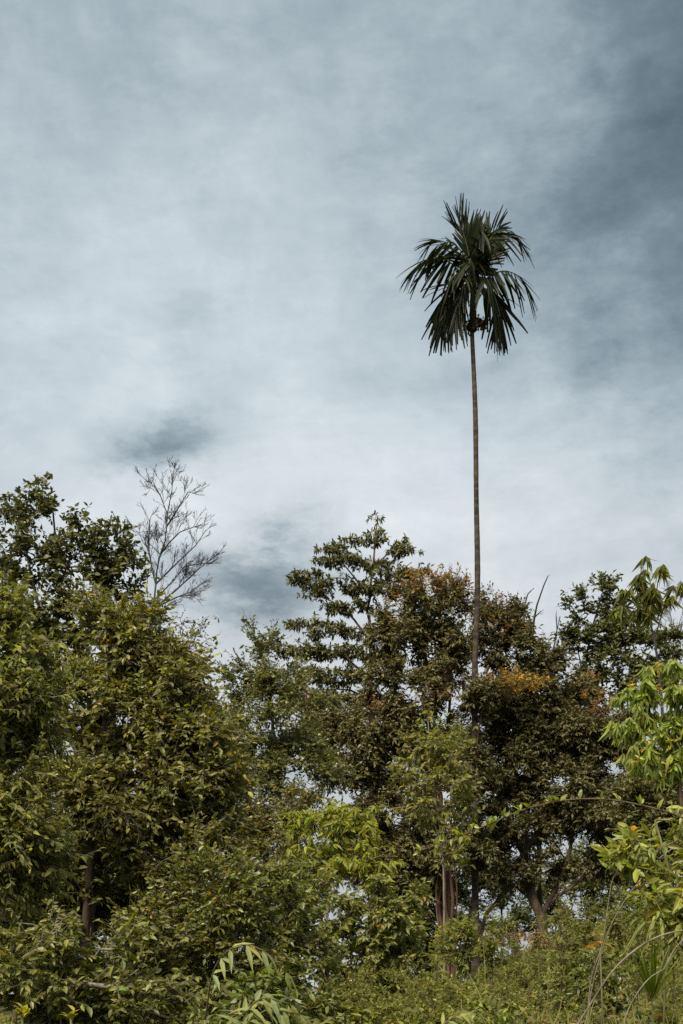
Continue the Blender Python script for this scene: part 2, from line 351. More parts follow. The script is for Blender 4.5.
# ------------------------------------------------------------------ the tall palm
def make_palm():
    D = 31.2; s = D/F
    tp = [W(474, 1030, D), W(475, 860, D), W(476, 700, D), W(476.5, 590, D), W(475.5, 480, D), W(474, 400, D), W(473, 330, D)]
    gz = float(ground_z(tp[0][0], D)); base = np.array([tp[0][0], D, gz]); tp[0][2] = gz-.15
    E = empty('palm_tree', base, 'tall slender palm with a ringed bare trunk rising high above all other trees', 'palm')
    pts = resample(tp, .09); n = len(pts); t = np.linspace(0, 1, n)
    pts[:, 0] += .022*np.sin(t*9+1)+.012*np.sin(t*23); pts[:, 1] += .03*np.sin(t*7)
    r = .084-.036*t + .05*np.exp(-t*30); r *= 1+.045*(rng.random(n) < .3)+.03*np.sin(t*31)+rng.normal(0, .012, n)
    T = Tubes(); T.chain(pts, r, 12); T.build('trunk', B_PALM, E, base)
    heart = W(473, 294, D)
    # green crownshaft and old brown sheaths
    cs = resample([W(473, 332, D), W(473, 318, D), heart, W(473, 276, D)], .05); T = Tubes()
    T.chain(cs, np.interp(np.linspace(0, 1, len(cs)), [0, .15, .5, 1], [.055, .085, .075, .03]), 12)
    T.build('crownshaft', bark_mat('palm_sheath', (.018, .022, .010), (.045, .05, .022), 10), E, base)
    for a, dx, dy, dz in [(0, .10, -.10, -.12), (1, -.16, -.05, -.16), (2, .22, .05, -.06), (3, -.05, .12, -.15), (4, .17, -.16, -.18)]:
        LV = Leaves(); T = Tubes(); b = W(474, 320, D)      # fruit stalks and dry sheaths round the neck
        for q in range(9):
            e = b+np.array([dx, dy, dz])*rng.uniform(.85, 1.15)+rng.normal(0, .03, 3)
            T.chain([b, (b+e)/2+np.array([0, 0, .07]), e], [.012, .008, .005], 4)
            m = 8
            LV.add(e+rng.normal(0, .035, (m, 3)), nrm(rng.normal(0, 1, (m, 3))), nrm(rng.normal(0, 1, (m, 3))), .07, .05, leaf_cols(m, (.045, .022, .022), .3), .1)
        fo = T.build('fruit_stalk', B_BROWN, E, base); LV.build('fruit', M_DRY, fo, base, True)
    # fronds: rachis control points as offsets (right, away, up) in pixels-at-palm-depth from the heart
    fr = [  # points, leaflet length m, droop, lift, hang
        ([(0, 0, 0), (-4, -6, 32), (-10, -10, 54), (-16, -14, 66)], .70, .05, .8, 0),
        ([(0, 0, 0), (1, 6, 34), (2, 12, 54), (0, 16, 70)], .66, .04, .9, 0),
        ([(0, 0, 0), (6, 10, 32), (14, 20, 54), (20, 26, 64)], .66, .05, .8, 0),
        ([(0, 0, 0), (6, 0, 40), (14, 2, 58), (26, 4, 68)], .70, .06, .8, .05),
        ([(0, 0, 0), (-2, -2, 30), (-8, -4, 52), (-20, -6, 64)], .70, .05, .8, .0),
        ([(0, 0, 0), (10, -2, 38), (22, -2, 60), (38, 2, 64), (47, 3, 54)], .78, .18, .0, .85),
        ([(0, 0, 0), (-10, 4, 32), (-22, 8, 52), (-36, 8, 58), (-44, 9, 52)], .62, .14, .1, .45),
        ([(0, 0, 0), (-14, -2, 22), (-30, -4, 33), (-48, -4, 32), (-58, -4, 24)], .86, .18, .0, .80),
        ([(0, 0, 0), (14, -4, 14), (30, -6, 20), (46, -6, 14), (54, -6, 2)], .86, .18, .0, .85),
        ([(0, 0, 0), (-10, -10, 14), (-22, -16, 8), (-34, -20, -20)], 1.10, .2, .0, .95),
        ([(0, 0, 0), (8, -12, 10), (15, -18, 0), (20, -20, -30)], 1.2, .2, .0, .95),
        ([(0, 0, 0), (-3, -12, 26), (-5, -20, 22), (-6, -25, 4)], .86, .2, .0, .95),
        ([(0, 0, 0), (4, -10, 36), (6, -20, 50), (7, -28, 46)], .84, .2, .0, .85),
        ([(0, 0, 0), (-12, 14, 18), (-22, 24, 12), (-28, 30, -12)], 1.0, .2, .0, .8),
        ([(0, 0, 0), (14, 14, 12), (26, 22, 8), (30, 28, -14)], 1.0, .2, .0, .8),
        ([(0, 0, 0), (-8, -6, 32), (-22, -10, 46), (-36, -12, 42), (-44, -12, 30)], .72, .2, .0, .75),
        ([(0, 0, 0), (-6, -6, 8), (-14, -8, -4), (-19, -10, -28)], .9, .2, .0, .95),
    ]
    for cp, ll, dr, lift, hang in fr:
        pts = np.array([heart+np.array(c)*s for c in cp]); ra = resample(pts, .035); n = len(ra)
        tan = nrm(np.gradient(ra, axis=0))
        S = nrm(np.cross(tan, np.array([0, 0, 1.])+rng.normal(0, .25, 3)))
        upv = np.cross(S, tan)
        FR = Tubes(); FR.chain(ra, np.linspace(.022, .006, n), 5, False)
        V, Fc, Sz, C = [np.concatenate(FR.V)], [np.concatenate(FR.F)], [np.concatenate(FR.S)], [np.tile((.07, .08, .03), (FR.n, 1))]
        off = FR.n
        i0 = int(n*.30); idx = np.linspace(i0, n-1, 19).astype(int)
        for q, i in enumerate(idx):
            u = q/18.
            for sd in (-1, 1):
                if rng.random() < .05: continue
                L_ = ll*(.80+.48*math.sin(math.pi*min(1, .15+.75*u)))*rng.uniform(.82, 1.12)*.80
                fw = .45+1.2*u
                if hang > .2: d = nrm(S[i]*sd*.55*(1-.5*u)+tan[i]*(.35+.65*u*u)+upv[i]*.12-np.array([0, 0, 1.])*hang*rng.uniform(.55, 1.25)+rng.normal(0, .11, 3))
                else: d = nrm(S[i]*sd*(1-.35*u)+tan[i]*fw+upv[i]*(.25+lift*.4)+rng.normal(0, .10, 3))
                wd = .080*rng.uniform(.8, 1.2)*(1-.3*u)
                p = ra[i].copy(); rows = []
                m = 6
                for kk in range(m+1):
                    v = kk/m
                    sv = nrm(np.cross(d, upv[i]+np.array([0, 0, .2])))
                    ww = wd*(.45+.55*min(1, v*3.5))*(1-.62*max(0, v-.5)/.5)
                    ed = np.cross(sv, d)
                    rows += [p-sv*ww*.5+ed*ww*.18, p.copy(), p+sv*ww*.5+ed*ww*.18]
                    p = p+d*L_/m
                    d = nrm(d+np.array([0, 0, -1.])*dr*.34*(.5+v*1.2)+rng.normal(0, .02, 3))
                V.append(np.array(rows)); f = []
                for kk in range(m):
                    b = kk*3
                    f += [b, b+1, b+4, b+3, b+1, b+2, b+5, b+4]
                Fc.append(np.array(f)+off); Sz.append(np.full(2*m, 4)); off += 3*(m+1)
                C.append(np.tile(leaf_cols(1, (.014, .018, .009), .28, .12), (3*(m+1), 1)))
        mesh_obj('frond', np.concatenate(V)-base, np.concatenate(Fc), np.concatenate(Sz), M_PALM, E, cols=np.concatenate(C))
make_palm()
exec_marker = None

# ------------------------------------------------------------------ trees
OL = (.122, .120, .032)      # olive
DK = (.040, .044, .020)
# left, foreground: large olive leaves
tree('broadleaf_tree', 'nearest big tree at the left with large shiny olive leaves and a pointed crown', 'tree', 15,
     [(82, 1040), (84, 960), (90, 860), (95, 780), (108, 700), (120, 630)], .065, .016,
     [(114, 632, 26, 38), (146, 636, 24, 24), (180, 668, 24, 24), (148, 665, 30, 32), (168, 702, 44, 42), (198, 735, 30, 30), (100, 715, 50, 45), (185, 760, 50, 55), (130, 790, 60, 50), (65, 800, 45, 40), (180, 850, 55, 45),
      (110, 880, 60, 40, .9), (50, 900, 44, 40, .6), (205, 800, 35, 35), (222, 770, 18, 26)],
     300, 11, .30, 'alt', 9, .105, .050, OL, B_BROWN, M_LEAF, LS=.54, TM=2.9, limbs=[([(95, 800), (70, 740), (62, 690), (70, 650)], .035, .012), ([(92, 850), (130, 790), (165, 740)], .03, .01)],
     droop=.42, var=.40, upw=.35, fine=True, dead=.012, zmin_px=960, bbark=B_GREY, tip=.0085, twig_r=.0055, extra_trunks=[([(90, 1040, .2), (88, 950, .25), (96, 850, .3), (106, 760, .25), (112, 720, .2)], .05, .02)])
# pale drooping tree on the left edge
tree('pale_leaved_tree', 'pale drooping-leaved tree cut by the left edge, in front of the dark tall one', 'tree', 13,
     [(-10, 1050), (-6, 900), (5, 780), (15, 680), (20, 620)], .06, .015,
     [(15, 640, 30, 40), (35, 700, 35, 40), (-15, 700, 50, 60), (10, 770, 45, 45), (-20, 840, 60, 50), (25, 850, 40, 40)],
     140, 9, .30, 'alt', 9, .11, .048, (.135, .140, .045), B_GREY, M_SOFT, LS=.52, TM=3.0, droop=.75, var=.34, fine=True, zmin_px=900, tip=.008, twig_r=.005)
# tall dark tree behind them
tree('tall_dark_tree', 'tall dark-leaved tree with thin upright stems showing at the upper left', 'tree', 24,
     [(62, 1000), (60, 800), (58, 640), (57, 560), (53, 512)], .11, .015,
     [(41, 490, 9, 8), (48, 497, 12, 6), (32, 503, 9, 6), (40, 514, 18, 11), (4, 500, 8, 8), (118, 532, 10, 6), (58, 511, 11, 8), (76, 524, 8, 5), (8, 530, 16, 20), (28, 560, 26, 26), (66, 562, 20, 20), (100, 545, 14, 16), (118, 552, 22, 22), (128, 580, 22, 26), (100, 585, 20, 16),
      (85, 610, 30, 14), (20, 620, 36, 22), (50, 640, 36, 24), (70, 600, 14, 12), (0, 585, 26, 26), (95, 640, 30, 20)],
     190, 3.6, .30, 'alt', 9, .135, .066, (.048, .053, .019), B_DEAD, M_DARK,
     limbs=[([(60, 680), (42, 620), (30, 570), (22, 530)], .045, .015), ([(60, 700), (85, 640), (105, 590), (118, 550)], .045, .015), ([(57, 560), (75, 545), (80, 525)], .015, .006)],
     droop=.25, var=.28, zmin_px=720, tip=.005, inner=.3)
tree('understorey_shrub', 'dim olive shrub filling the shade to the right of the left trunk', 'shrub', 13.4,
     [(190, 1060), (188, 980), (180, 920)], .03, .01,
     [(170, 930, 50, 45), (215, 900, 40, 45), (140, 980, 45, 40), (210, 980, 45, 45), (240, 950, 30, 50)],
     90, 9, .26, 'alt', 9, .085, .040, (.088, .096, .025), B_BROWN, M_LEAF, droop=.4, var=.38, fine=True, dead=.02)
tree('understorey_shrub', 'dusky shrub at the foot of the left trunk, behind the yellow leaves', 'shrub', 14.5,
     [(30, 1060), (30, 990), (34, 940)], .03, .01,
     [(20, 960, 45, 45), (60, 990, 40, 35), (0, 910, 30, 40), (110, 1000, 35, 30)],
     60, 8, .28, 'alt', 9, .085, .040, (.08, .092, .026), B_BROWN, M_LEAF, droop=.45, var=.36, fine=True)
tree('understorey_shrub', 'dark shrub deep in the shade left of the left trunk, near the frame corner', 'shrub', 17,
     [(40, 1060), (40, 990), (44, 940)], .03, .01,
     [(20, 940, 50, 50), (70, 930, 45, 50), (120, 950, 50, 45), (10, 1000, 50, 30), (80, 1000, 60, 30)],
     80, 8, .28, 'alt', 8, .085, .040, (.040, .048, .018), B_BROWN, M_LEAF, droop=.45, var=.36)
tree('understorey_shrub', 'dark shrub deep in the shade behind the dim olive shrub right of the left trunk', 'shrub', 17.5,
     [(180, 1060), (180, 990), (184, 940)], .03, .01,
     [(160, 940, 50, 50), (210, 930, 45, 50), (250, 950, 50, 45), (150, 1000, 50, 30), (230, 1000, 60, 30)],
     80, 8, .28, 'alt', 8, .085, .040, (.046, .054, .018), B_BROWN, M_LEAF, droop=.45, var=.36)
tree('leafy_shrub', 'loose shrub with scattered sunlit olive leaves before the foot of the left trunk', 'shrub', 12.5,
     [(60, 1080), (62, 1000), (70, 950)], .016, .006,
     [(40, 925, 36, 20), (100, 945, 36, 22), (60, 975, 44, 20), (130, 985, 34, 22), (15, 975, 24, 24), (160, 1005, 40, 20)],
     64, 3, .24, 'alt', 8, .098, .044, (.105, .112, .026), B_BROWN, M_LEAF, LS=.72, TM=1.6, droop=.45, var=.4, fine=True, bbark=B_GREY)
tree('ochre_shrub', 'ochre-tinted leafy shrub by the left edge below the pale tree', 'shrub', 16,
     [(14, 1050), (16, 950), (20, 890)], .03, .01, [(20, 860, 36, 36), (40, 830, 30, 26), (0, 890, 30, 30)],
     44, 9, .26, 'alt', 9, .085, .042, (.13, .105, .02), B_BROWN, M_SOFT, droop=.4, var=.3, fine=True)
# middle left
tree('round_crowned_tree', 'round-topped olive tree left of centre, beside the gap of open sky', 'tree', 28,
     [(285, 1000), (284, 860), (276, 760), (268, 690), (264, 650)], .10, .02,
     [(258, 655, 27, 24), (285, 680, 30, 26), (248, 700, 24, 26), (270, 730, 45, 28), (250, 770, 40, 30), (300, 760, 40, 30), (235, 680, 12, 14), (262, 810, 50, 30), (234, 742, 20, 26), (330, 780, 26, 26), (310, 690, 24, 22)],
     140, 9, .34, 'alt', 9, .115, .055, (.085, .092, .026), B_GREY, M_LEAF, droop=.3, var=.34, zmin_px=850, inner=.3, LS=.54, TM=2.8)
tree('fine_leaved_tree', 'fine-leaved olive-brown tree low between the left tree and the yellow-green sapling', 'tree', 24,
     [(250, 1010), (250, 900), (256, 820)], .06, .015,
     [(235, 820, 36, 34), (270, 840, 36, 34), (225, 770, 24, 34), (300, 810, 30, 24), (250, 880, 50, 36)],
     110, 9, .28, 'alt', 9, .085, .040, (.105, .100, .028), B_BROWN, M_LEAF, droop=.35, var=.34, dead=.03)
# tall tiered tree
tree('tiered_tree', 'tall tree with flat tiered sprays of dark leaves topping the centre', 'tree', 36,
     [(374, 990), (373, 800), (371, 660), (369, 610), (374, 555), (378, 518)], .15, .016,
     [(378, 519, 6, 2), (378, 534, 10, 2.5), (360, 541, 18, 3), (328, 549, 14, 3.5), (394, 541, 14, 3), (402, 552, 18, 3), (340, 560, 26, 3.5), (372, 563, 24, 3.5), (306, 574, 12, 4), (297, 579, 6, 4), (392, 574, 34, 4), (416, 570, 8, 3),
      (332, 583, 26, 4), (375, 590, 32, 4), (405, 586, 20, 3), (318, 592, 14, 4), (352, 605, 26, 4), (340, 612, 12, 3), (308, 624, 20, 4), (335, 632, 30, 5), (298, 648, 28, 6), (350, 652, 34, 6), (330, 676, 46, 7), (385, 660, 22, 7), (325, 700, 44, 9)],
     560, 1.7, .20, 'whorl', 8, .19, .070, (.052, .057, .025), B_RED, M_DARK, flat=.22,
     limbs=[([(371, 650), (345, 610), (310, 590), (297, 578)], .035, .01), ([(370, 600), (340, 560), (328, 548)], .03, .008), ([(371, 590), (395, 575), (412, 562)], .03, .008),
            ([(371, 680), (340, 655), (305, 645)], .04, .01), ([(372, 700), (350, 690), (310, 690)], .035, .01)],
     droop=.42, var=.25, upw=-.05, zmin_px=720, inner=.05, outw=.4, LS=.50, TM=2.9, tip=.005, up=.8)
# big dark trees with red flush
RB = (.30, .13, .045)
tree('dark_flushing_tree', 'dark dome-crowned tree left of the palm trunk with rusty young leaves on its top edge', 'tree', 32,
     [(447, 1000), (445, 900), (442, 840), (436, 770), (425, 700), (425, 640)], .17, .03,
     [(435, 612, 34, 28), (400, 632, 26, 24), (445, 660, 26, 34), (405, 690, 40, 32), (370, 720, 40, 26), (340, 745, 44, 24), (395, 755, 40, 28),
      (310, 730, 24, 18), (445, 745, 34, 26), (380, 640, 14, 14), (355, 775, 30, 16), (400, 810, 40, 26), (420, 860, 34, 26), (380, 870, 34, 26), (410, 900, 30, 22), (415, 935, 30, 20, 1), (428, 885, 20, 30, 1), (462, 780, 14, 20, -2, .6)],
     520, 9, .32, 'alt', 10, .125, .052, (.066, .060, .027), B_RED, M_DARK, TM=2.7, inner=.25,
     limbs=[([(441, 830), (400, 800), (360, 770), (330, 745)], .06, .02), ([(440, 810), (420, 740), (395, 690), (385, 640)], .06, .02), ([(440, 800), (450, 700), (448, 640)], .05, .02)],
     droop=.55, var=.30, zmin_px=850, shape='lance', dead=.008,
     flush=[(438, 584, 24, 7, 60, RB, -.5), (412, 590, 14, 8, 26, RB, -.5), (392, 612, 9, 14, 24, RB, -.3), (452, 590, 14, 9, 30, (.22, .12, .05), -.6), (300, 700, 12, 7, 14, (.34, .13, .04), -.8),
            (430, 702, 20, 6, 20, (.18, .10, .05), -1.0), (365, 706, 18, 6, 12, (.25, .10, .04), -1.0)],
     extra_trunks=[([(440, 1000, -.25), (438, 930, -.25), (439, 860, -.2), (434, 800, -.2)], .07, .03), ([(454, 1000, -.3), (452, 900, -.25), (448, 850, -.2)], .06, .03), ([(448, 1000, -.4), (447, 930, -.36), (444, 860, -.3)], .035, .03), ([(436, 1000, -.5), (441, 950, -.45), (436, 905, -.4), (440, 860, -.4)], .022, .014), ([(458, 1000, -.4), (455, 940, -.4), (457, 890, -.3), (452, 860, -.3)], .022, .014)])
tree('dark_spreading_tree', 'broad dark tree right of the palm trunk with low crooked limbs and yellow-orange young leaves', 'tree', 33.5,
     [(543, 945), (540, 915), (528, 880), (524, 840), (530, 780), (535, 720)], .14, .04,
     [(500, 630, 30, 26), (525, 660, 34, 26), (550, 690, 34, 28), (500, 715, 36, 26), (535, 745, 44, 30), (580, 740, 40, 30), (615, 770, 40, 28), (560, 790, 50, 30),
      (505, 780, 36, 32), (630, 740, 26, 22), (590, 810, 50, 26), (530, 835, 44, 20), (480, 820, 30, 24), (500, 870, 30, 20), (545, 870, 26, 16), (640, 800, 30, 24), (466, 640, 16, 18), (520, 700, 40, 30), (560, 730, 44, 34), (480, 702, 15, 15, -2.6, .5), (470, 762, 15, 18, -2.4, .5), (640, 850, 34, 24), (610, 860, 24, 18), (470, 850, 20, 26, -3, .5), (478, 606, 10, 9, 1)],
     700, 9, .34, 'alt', 10, .130, .052, (.058, .053, .025), B_BROWN, M_DARK, TM=2.7, inner=.25,
     limbs=[([(530, 893), (518, 884), (506, 888), (497, 902), (486, 914), (479, 946)], .06, .045), ([(528, 880), (512, 868), (498, 872), (488, 884), (478, 890), (471, 922)], .045, .035), ([(526, 860), (505, 810), (492, 760), (490, 700)], .08, .03),
            ([(526, 850), (560, 800), (590, 770), (615, 750)], .08, .03), ([(538, 910), (560, 880), (570, 850), (575, 820)], .07, .03), ([(545, 900), (580, 880), (605, 850)], .05, .02),
            ([(530, 780), (520, 710), (505, 650)], .06, .02), ([(531, 760), (550, 710), (555, 680)], .05, .02)],
     droop=.55, var=.28, zmin_px=880, shape='lance',
     flush=[(502, 686, 34, 6, 120, (.42, .23, .05), -1.3), (522, 691, 14, 5, 30, (.42, .24, .05), -1.3), (482, 690, 10, 6, 16, (.40, .22, .05), -1.6), (492, 612, 18, 12, 40, (.22, .10, .045), -.6), (508, 628, 14, 8, 26, (.28, .12, .045), -.6),
            (592, 690, 12, 10, 22, (.30, .14, .05), -.8), (598, 712, 7, 6, 12, (.36, .10, .05), -1.0), (630, 765, 14, 8, 14, (.22, .11, .04), -1.0)])
# behind, right
tree('tall_dark_tree', 'dark small-leaved tree with a thin open crown behind, at the right', 'tree', 36,
     [(650, 990), (632, 860), (605, 770), (584, 700), (590, 640), (600, 600)], .10, .02,
     [(578, 600, 12, 10), (605, 590, 10, 14), (592, 618, 16, 10), (614, 612, 12, 10), (570, 632, 10, 10), (563, 650, 8, 8), (600, 640, 20, 14), (632, 625, 20, 14), (622, 655, 28, 18), (650, 650, 20, 16), (590, 668, 14, 16), (678, 645, 14, 14), (605, 690, 26, 16), (640, 685, 26, 16), (578, 640, 8, 14), (670, 675, 16, 14)],
     200, 5.2, .28, 'alt', 9, .135, .062, (.060, .066, .025), B_DEAD, M_DARK,
     limbs=[([(582, 720), (580, 660), (572, 625)], .03, .01), ([(590, 725), (625, 690), (650, 640)], .04, .012)], droop=.3, var=.28, zmin_px=760, inner=.25)
tree('drooping_leaf_tree', 'slim tree with umbrella tufts of long hanging leaves, highest at the right', 'tree', 28,
     [(672, 1000), (668, 800), (662, 700), (654, 640), (645, 600), (643, 572)], .07, .014,
     [(643, 563, 9, 4), (634, 580, 12, 6), (660, 572, 10, 5), (676, 585, 5, 4), (622, 596, 10, 6), (645, 594, 14, 7), (668, 590, 7, 5), (618, 610, 8, 5), (655, 606, 10, 5), (672, 598, 4, 4), (638, 612, 10, 5)],
     30, 1.5, .12, 'whorl', 17, .27, .056, (.095, .105, .024), B_DEAD, M_SOFT,
limbs=[([(655, 640), (665, 605), (672, 590)], .015, .007), ([(650, 620), (630, 600), (622, 595)], .015, .007)],
     droop=1.7, var=.22, upw=1.2, zmin_px=680, shape='lance', inner=.1, outw=.2, LS=.74, TM=1.1)
tree('rubber_tree', 'bright green tree of hanging leaf tufts with orange dying leaves at the right edge', 'tree', 22,
     [(690, 1000), (686, 880), (680, 780), (672, 720)], .07, .015,
     [(632, 700, 18, 12), (655, 690, 24, 12), (680, 685, 24, 14), (625, 722, 16, 12), (650, 722, 26, 14), (680, 720, 24, 16), (640, 745, 22, 14), (675, 750, 26, 14), (700, 710, 26, 30), (660, 668, 16, 8), (650, 765, 20, 10), (678, 775, 20, 12)],
     200, 1.9, .10, 'whorl', 14, .22, .060, (.205, .25, .080), B_BROWN, M_SOFT, LS=.66, TM=1, flush_s=.5, flush_label='orange and yellow dying leaves', droop=1.6, var=.22, upw=1.1, zmin_px=860, shape='lance', inner=.15, outw=.3,
     flush=[(633, 691, 2, 4, 2, (.62, .32, .03), -.6), (656, 692, 3, 3, 2, (.6, .30, .04), -.6), (662, 671, 8, 2, 3, (.42, .26, .10), -.4), (660, 745, 18, 8, 7, (.40, .30, .04), -.6), (640, 757, 8, 8, 3, (.42, .26, .05), -.6)])
# bare things
def bare_tree(name, label, cat, D, trunk, r0, r1, limbs, twigs, tw_len, dens=9, tip=.004, bark=B_DEAD, part='trunk'):
    tp = [W(q[0], q[1], D) for q in trunk]
    gz = float(ground_z(tp[0][0], D)); base = np.array([tp[0][0], D, gz])
    if tp[0][2] > gz-.15: tp = [base-np.array([0, 0, .15])]+tp
    else: tp[0][2] = gz-.15
    tp = resample(tp, .25); tp[1:-1] += rng.normal(0, r0*.15, (len(tp)-2, 3))
    E = empty(name, base, label, cat); G = Grow(tp, r0, r1); T = Tubes(); T.chain(tp, G.rt, 8); T.build(part, bark, E, base)
    for lm in limbs: G.limb([W(q[0], q[1], D+(q[2] if len(q) > 2 else 0)) for q in lm[0]], (lm[1], lm[2]))
    T = G.tubes(tip, .4, .03); P = np.array(G.P)
    def side(p, d, L_, r, depth):
        m = 4 if L_ > .25 else 2; q = [p]; dd = d
        bend = rng.normal(0, .16, 3)+np.array([.03, 0, .10])
        for _ in range(m):
            q.append(q[-1]+dd*L_/m); dd = nrm(dd+bend+rng.normal(0, .10, 3))
        T.chain(q, np.linspace(r, max(tip*.45, r*.4), m+1), 4 if depth == 0 else 3, False)
        if depth >= 3 or L_ < .12: return
        k = max(2, int(rng.poisson(L_*dens)))
        for t in rng.uniform(.2, 1, k):
            x = t*m; a = min(m-1, int(x)); o = q[a]+(q[a+1]-q[a])*(x-a); tg = nrm(q[a+1]-q[a])
            nd = nrm(tg+rng.normal(0, .46, 3)+np.array([.02, 0, .22]))
            side(o, nd, L_*rng.uniform(.3, .72)*(1.15-.5*t), max(tip*.55, r*.55*(1-.4*t)), depth+1)
    chains = [(ids, f) for ids, f in G.chains]
    for ids, f in chains+[(list(range(int(len(tp)*.80), len(tp))), (r1*1.5, r1*.6))]:
        Ln = sum(np.linalg.norm(P[a]-P[b]) for a, b in zip(ids, ids[1:])); k = max(2, int(Ln*twigs))
        for t in np.linspace(.22, 1, k):
            a = min(len(ids)-2, int(t*(len(ids)-1))); tg = nrm(P[ids[a+1]]-P[ids[a]])
            side(P[ids[a]]+(P[ids[a+1]]-P[ids[a]])*rng.random(), nrm(tg+rng.normal(0, .5, 3)+np.array([.0, 0, .22])), tw_len*rng.uniform(.4, 1.2)*(1.2-.5*t), max(tip, f[1]*.7), 0)
    T.build('branches', bark, E, base)
    return E
bare_tree('dead_tree', 'leafless grey tree with fine twigs against the cloud at the left', 'dead tree', 30,
    [(158, 1000), (157, 800), (156, 640), (155, 600), (157, 570), (165, 540), (167, 514), (161, 496), (154, 484)], .075, .010,
    [([(155, 578), (149, 552), (150, 519)], .022, .010), ([(150, 552), (144, 538)], .012, .005), ([(156, 605), (176, 590), (200, 568), (222, 550)], .022, .006), ([(157, 585), (178, 562), (196, 545), (206, 530)], .022, .006),
     ([(162, 553), (180, 532), (208, 524)], .018, .005), ([(166, 530), (176, 512), (188, 492), (196, 494)], .018, .005), ([(156, 612), (175, 598), (190, 592), (212, 577)], .018, .005),
     ([(157, 596), (170, 584), (185, 566), (222, 563)], .016, .005), ([(166, 512), (172, 490), (172, 474)], .014, .004), ([(160, 500), (152, 484), (146, 480)], .01, .004), ([(157, 560), (142, 536)], .01, .004)],
    9, .48, 14, .0058)
tree('wispy_sapling', 'wispy sapling with few leaves poking up under the leafless tree, beside the sky gap', 'sapling', 29,
     [(186, 1000), (187, 800), (188, 680), (188, 636)], .03, .008, [(178, 618, 12, 9), (196, 627, 14, 8), (206, 617, 7, 4), (190, 640, 16, 8)],
     26, 2.2, .26, 'alt', 5, .10, .045, (.060, .066, .025), B_DEAD, M_DARK, LS=.6, TM=1, droop=.4, zmin_px=720, tip=.004)
bare_tree('dead_snag', 'dead forked branches poking above the dark spreading crown', 'dead tree', 36,
    [(540, 1000), (538, 800), (534, 660), (532, 630), (524, 608), (516, 597)], .09, .018,
    [([(531, 625), (537, 605), (544, 585), (548, 576)], .032, .012), ([(520, 603), (528, 594), (534, 588)], .018, .008), ([(535, 618), (541, 611)], .018, .01), ([(517, 600), (516, 612), (517, 622)], .016, .01),
     ([(536, 690), (550, 660), (557, 630), (556, 614)], .03, .010), ([(557, 630), (560, 616)], .014, .008)],
    1.2, .25, 2)
bare_tree('dead_tree', 'faint far leafless tree with grey twigs at the right edge', 'dead tree', 46,
    [(678, 990), (676, 800), (675, 680), (672, 630), (668, 600)], .07, .01,
    [([(673, 650), (662, 625), (655, 612)], .015, .005), ([(673, 640), (682, 615), (686, 600)], .015, .005)],
    4, .8, 7, .0065)
# open sapling at the centre, in front of the dark trunk
tree('slender_sapling', 'slender open sapling with pale wiry stems and lighter leaves in front of the reddish trunk', 'tree', 27,
     [(444, 880), (440, 830), (432, 780), (428, 720)], .03, .008,
     [(430, 735, 22, 22), (415, 760, 22, 24), (450, 745, 20, 24), (440, 790, 30, 26), (410, 800, 22, 22), (465, 800, 20, 24), (455, 850, 22, 20)],
     70, 6, .28, 'alt', 7, .12, .055, (.14, .14, .048), B_PALE, M_SOFT, LS=.74, TM=1.2, droop=.7, var=.3, zmin_px=880,
     limbs=[([(442, 840), (425, 800), (412, 760)], .014, .006), ([(441, 840), (452, 790), (452, 740)], .014, .006), ([(443, 850), (465, 810), (470, 780)], .012, .006)],
     flush=[(428, 737, 5, 4, 5, (.22, .32, .03), -.6), (440, 728, 5, 4, 4, (.20, .28, .04), -.6), (462, 742, 5, 3, 3, (.16, .24, .04), -.6)])
tree('yellow_green_sapling', 'vivid yellow-green sapling with drooping leaf tufts low in the middle', 'tree', 18,
     [(330, 1020), (326, 920), (335, 870), (345, 830)], .035, .010,
     [(330, 818, 22, 12), (305, 832, 18, 12), (350, 838, 24, 14), (365, 818, 12, 10), (340, 862, 30, 14), (370, 858, 18, 12), (315, 860, 18, 12), (375, 880, 22, 12)],
     60, 4, .17, 'whorl', 9, .125, .042, (.19, .21, .030), B_PALE, M_SOFT, droop=.95, var=.26, upw=.7, shape='lance', inner=.15, outw=.35, dead=.02, fine=True,
     limbs=[([(328, 880), (345, 856), (360, 838)], .012, .006)])
tree('leafy_bush', 'mid-green bush with drooping oval leaves below the yellow-green sapling', 'shrub', 17,
     [(350, 1030), (352, 980), (350, 930)], .03, .01,
     [(330, 905, 36, 26), (370, 915, 34, 28), (300, 890, 34, 26), (345, 950, 40, 26), (395, 940, 28, 30), (290, 925, 30, 26), (395, 900, 26, 20)],
     100, 5, .20, 'alt', 8, .105, .046, (.125, .14, .038), B_BROWN, M_LEAF, droop=.7, var=.32, fine=True, dead=.015, zmin_px=1000)
tree('leafy_bush', 'darker dense bush at the bottom left of centre, behind the pale palm seedling', 'shrub', 14,
     [(270, 1040), (268, 980), (262, 930)], .03, .01,
     [(265, 900, 36, 30), (250, 950, 40, 34), (300, 960, 34, 28), (230, 890, 26, 30), (300, 1000, 40, 24), (240, 1000, 40, 24)],
     90, 7, .22, 'alt', 8, .090, .042, (.105, .118, .03), B_BROWN, M_LEAF, droop=.5, var=.36, fine=True)
tree('leafy_bush', 'yellowish bush standing right against the foot of the reddish trunk', 'shrub', 19,
     [(385, 1020), (388, 980), (392, 940)], .025, .01,
     [(385, 930, 26, 22), (410, 960, 30, 24), (375, 975, 30, 24), (405, 995, 36, 18)],
     60, 6, .20, 'alt', 8, .095, .034, (.125, .140, .034), B_BROWN, M_SOFT, droop=.6, var=.32, fine=True, dead=.02)
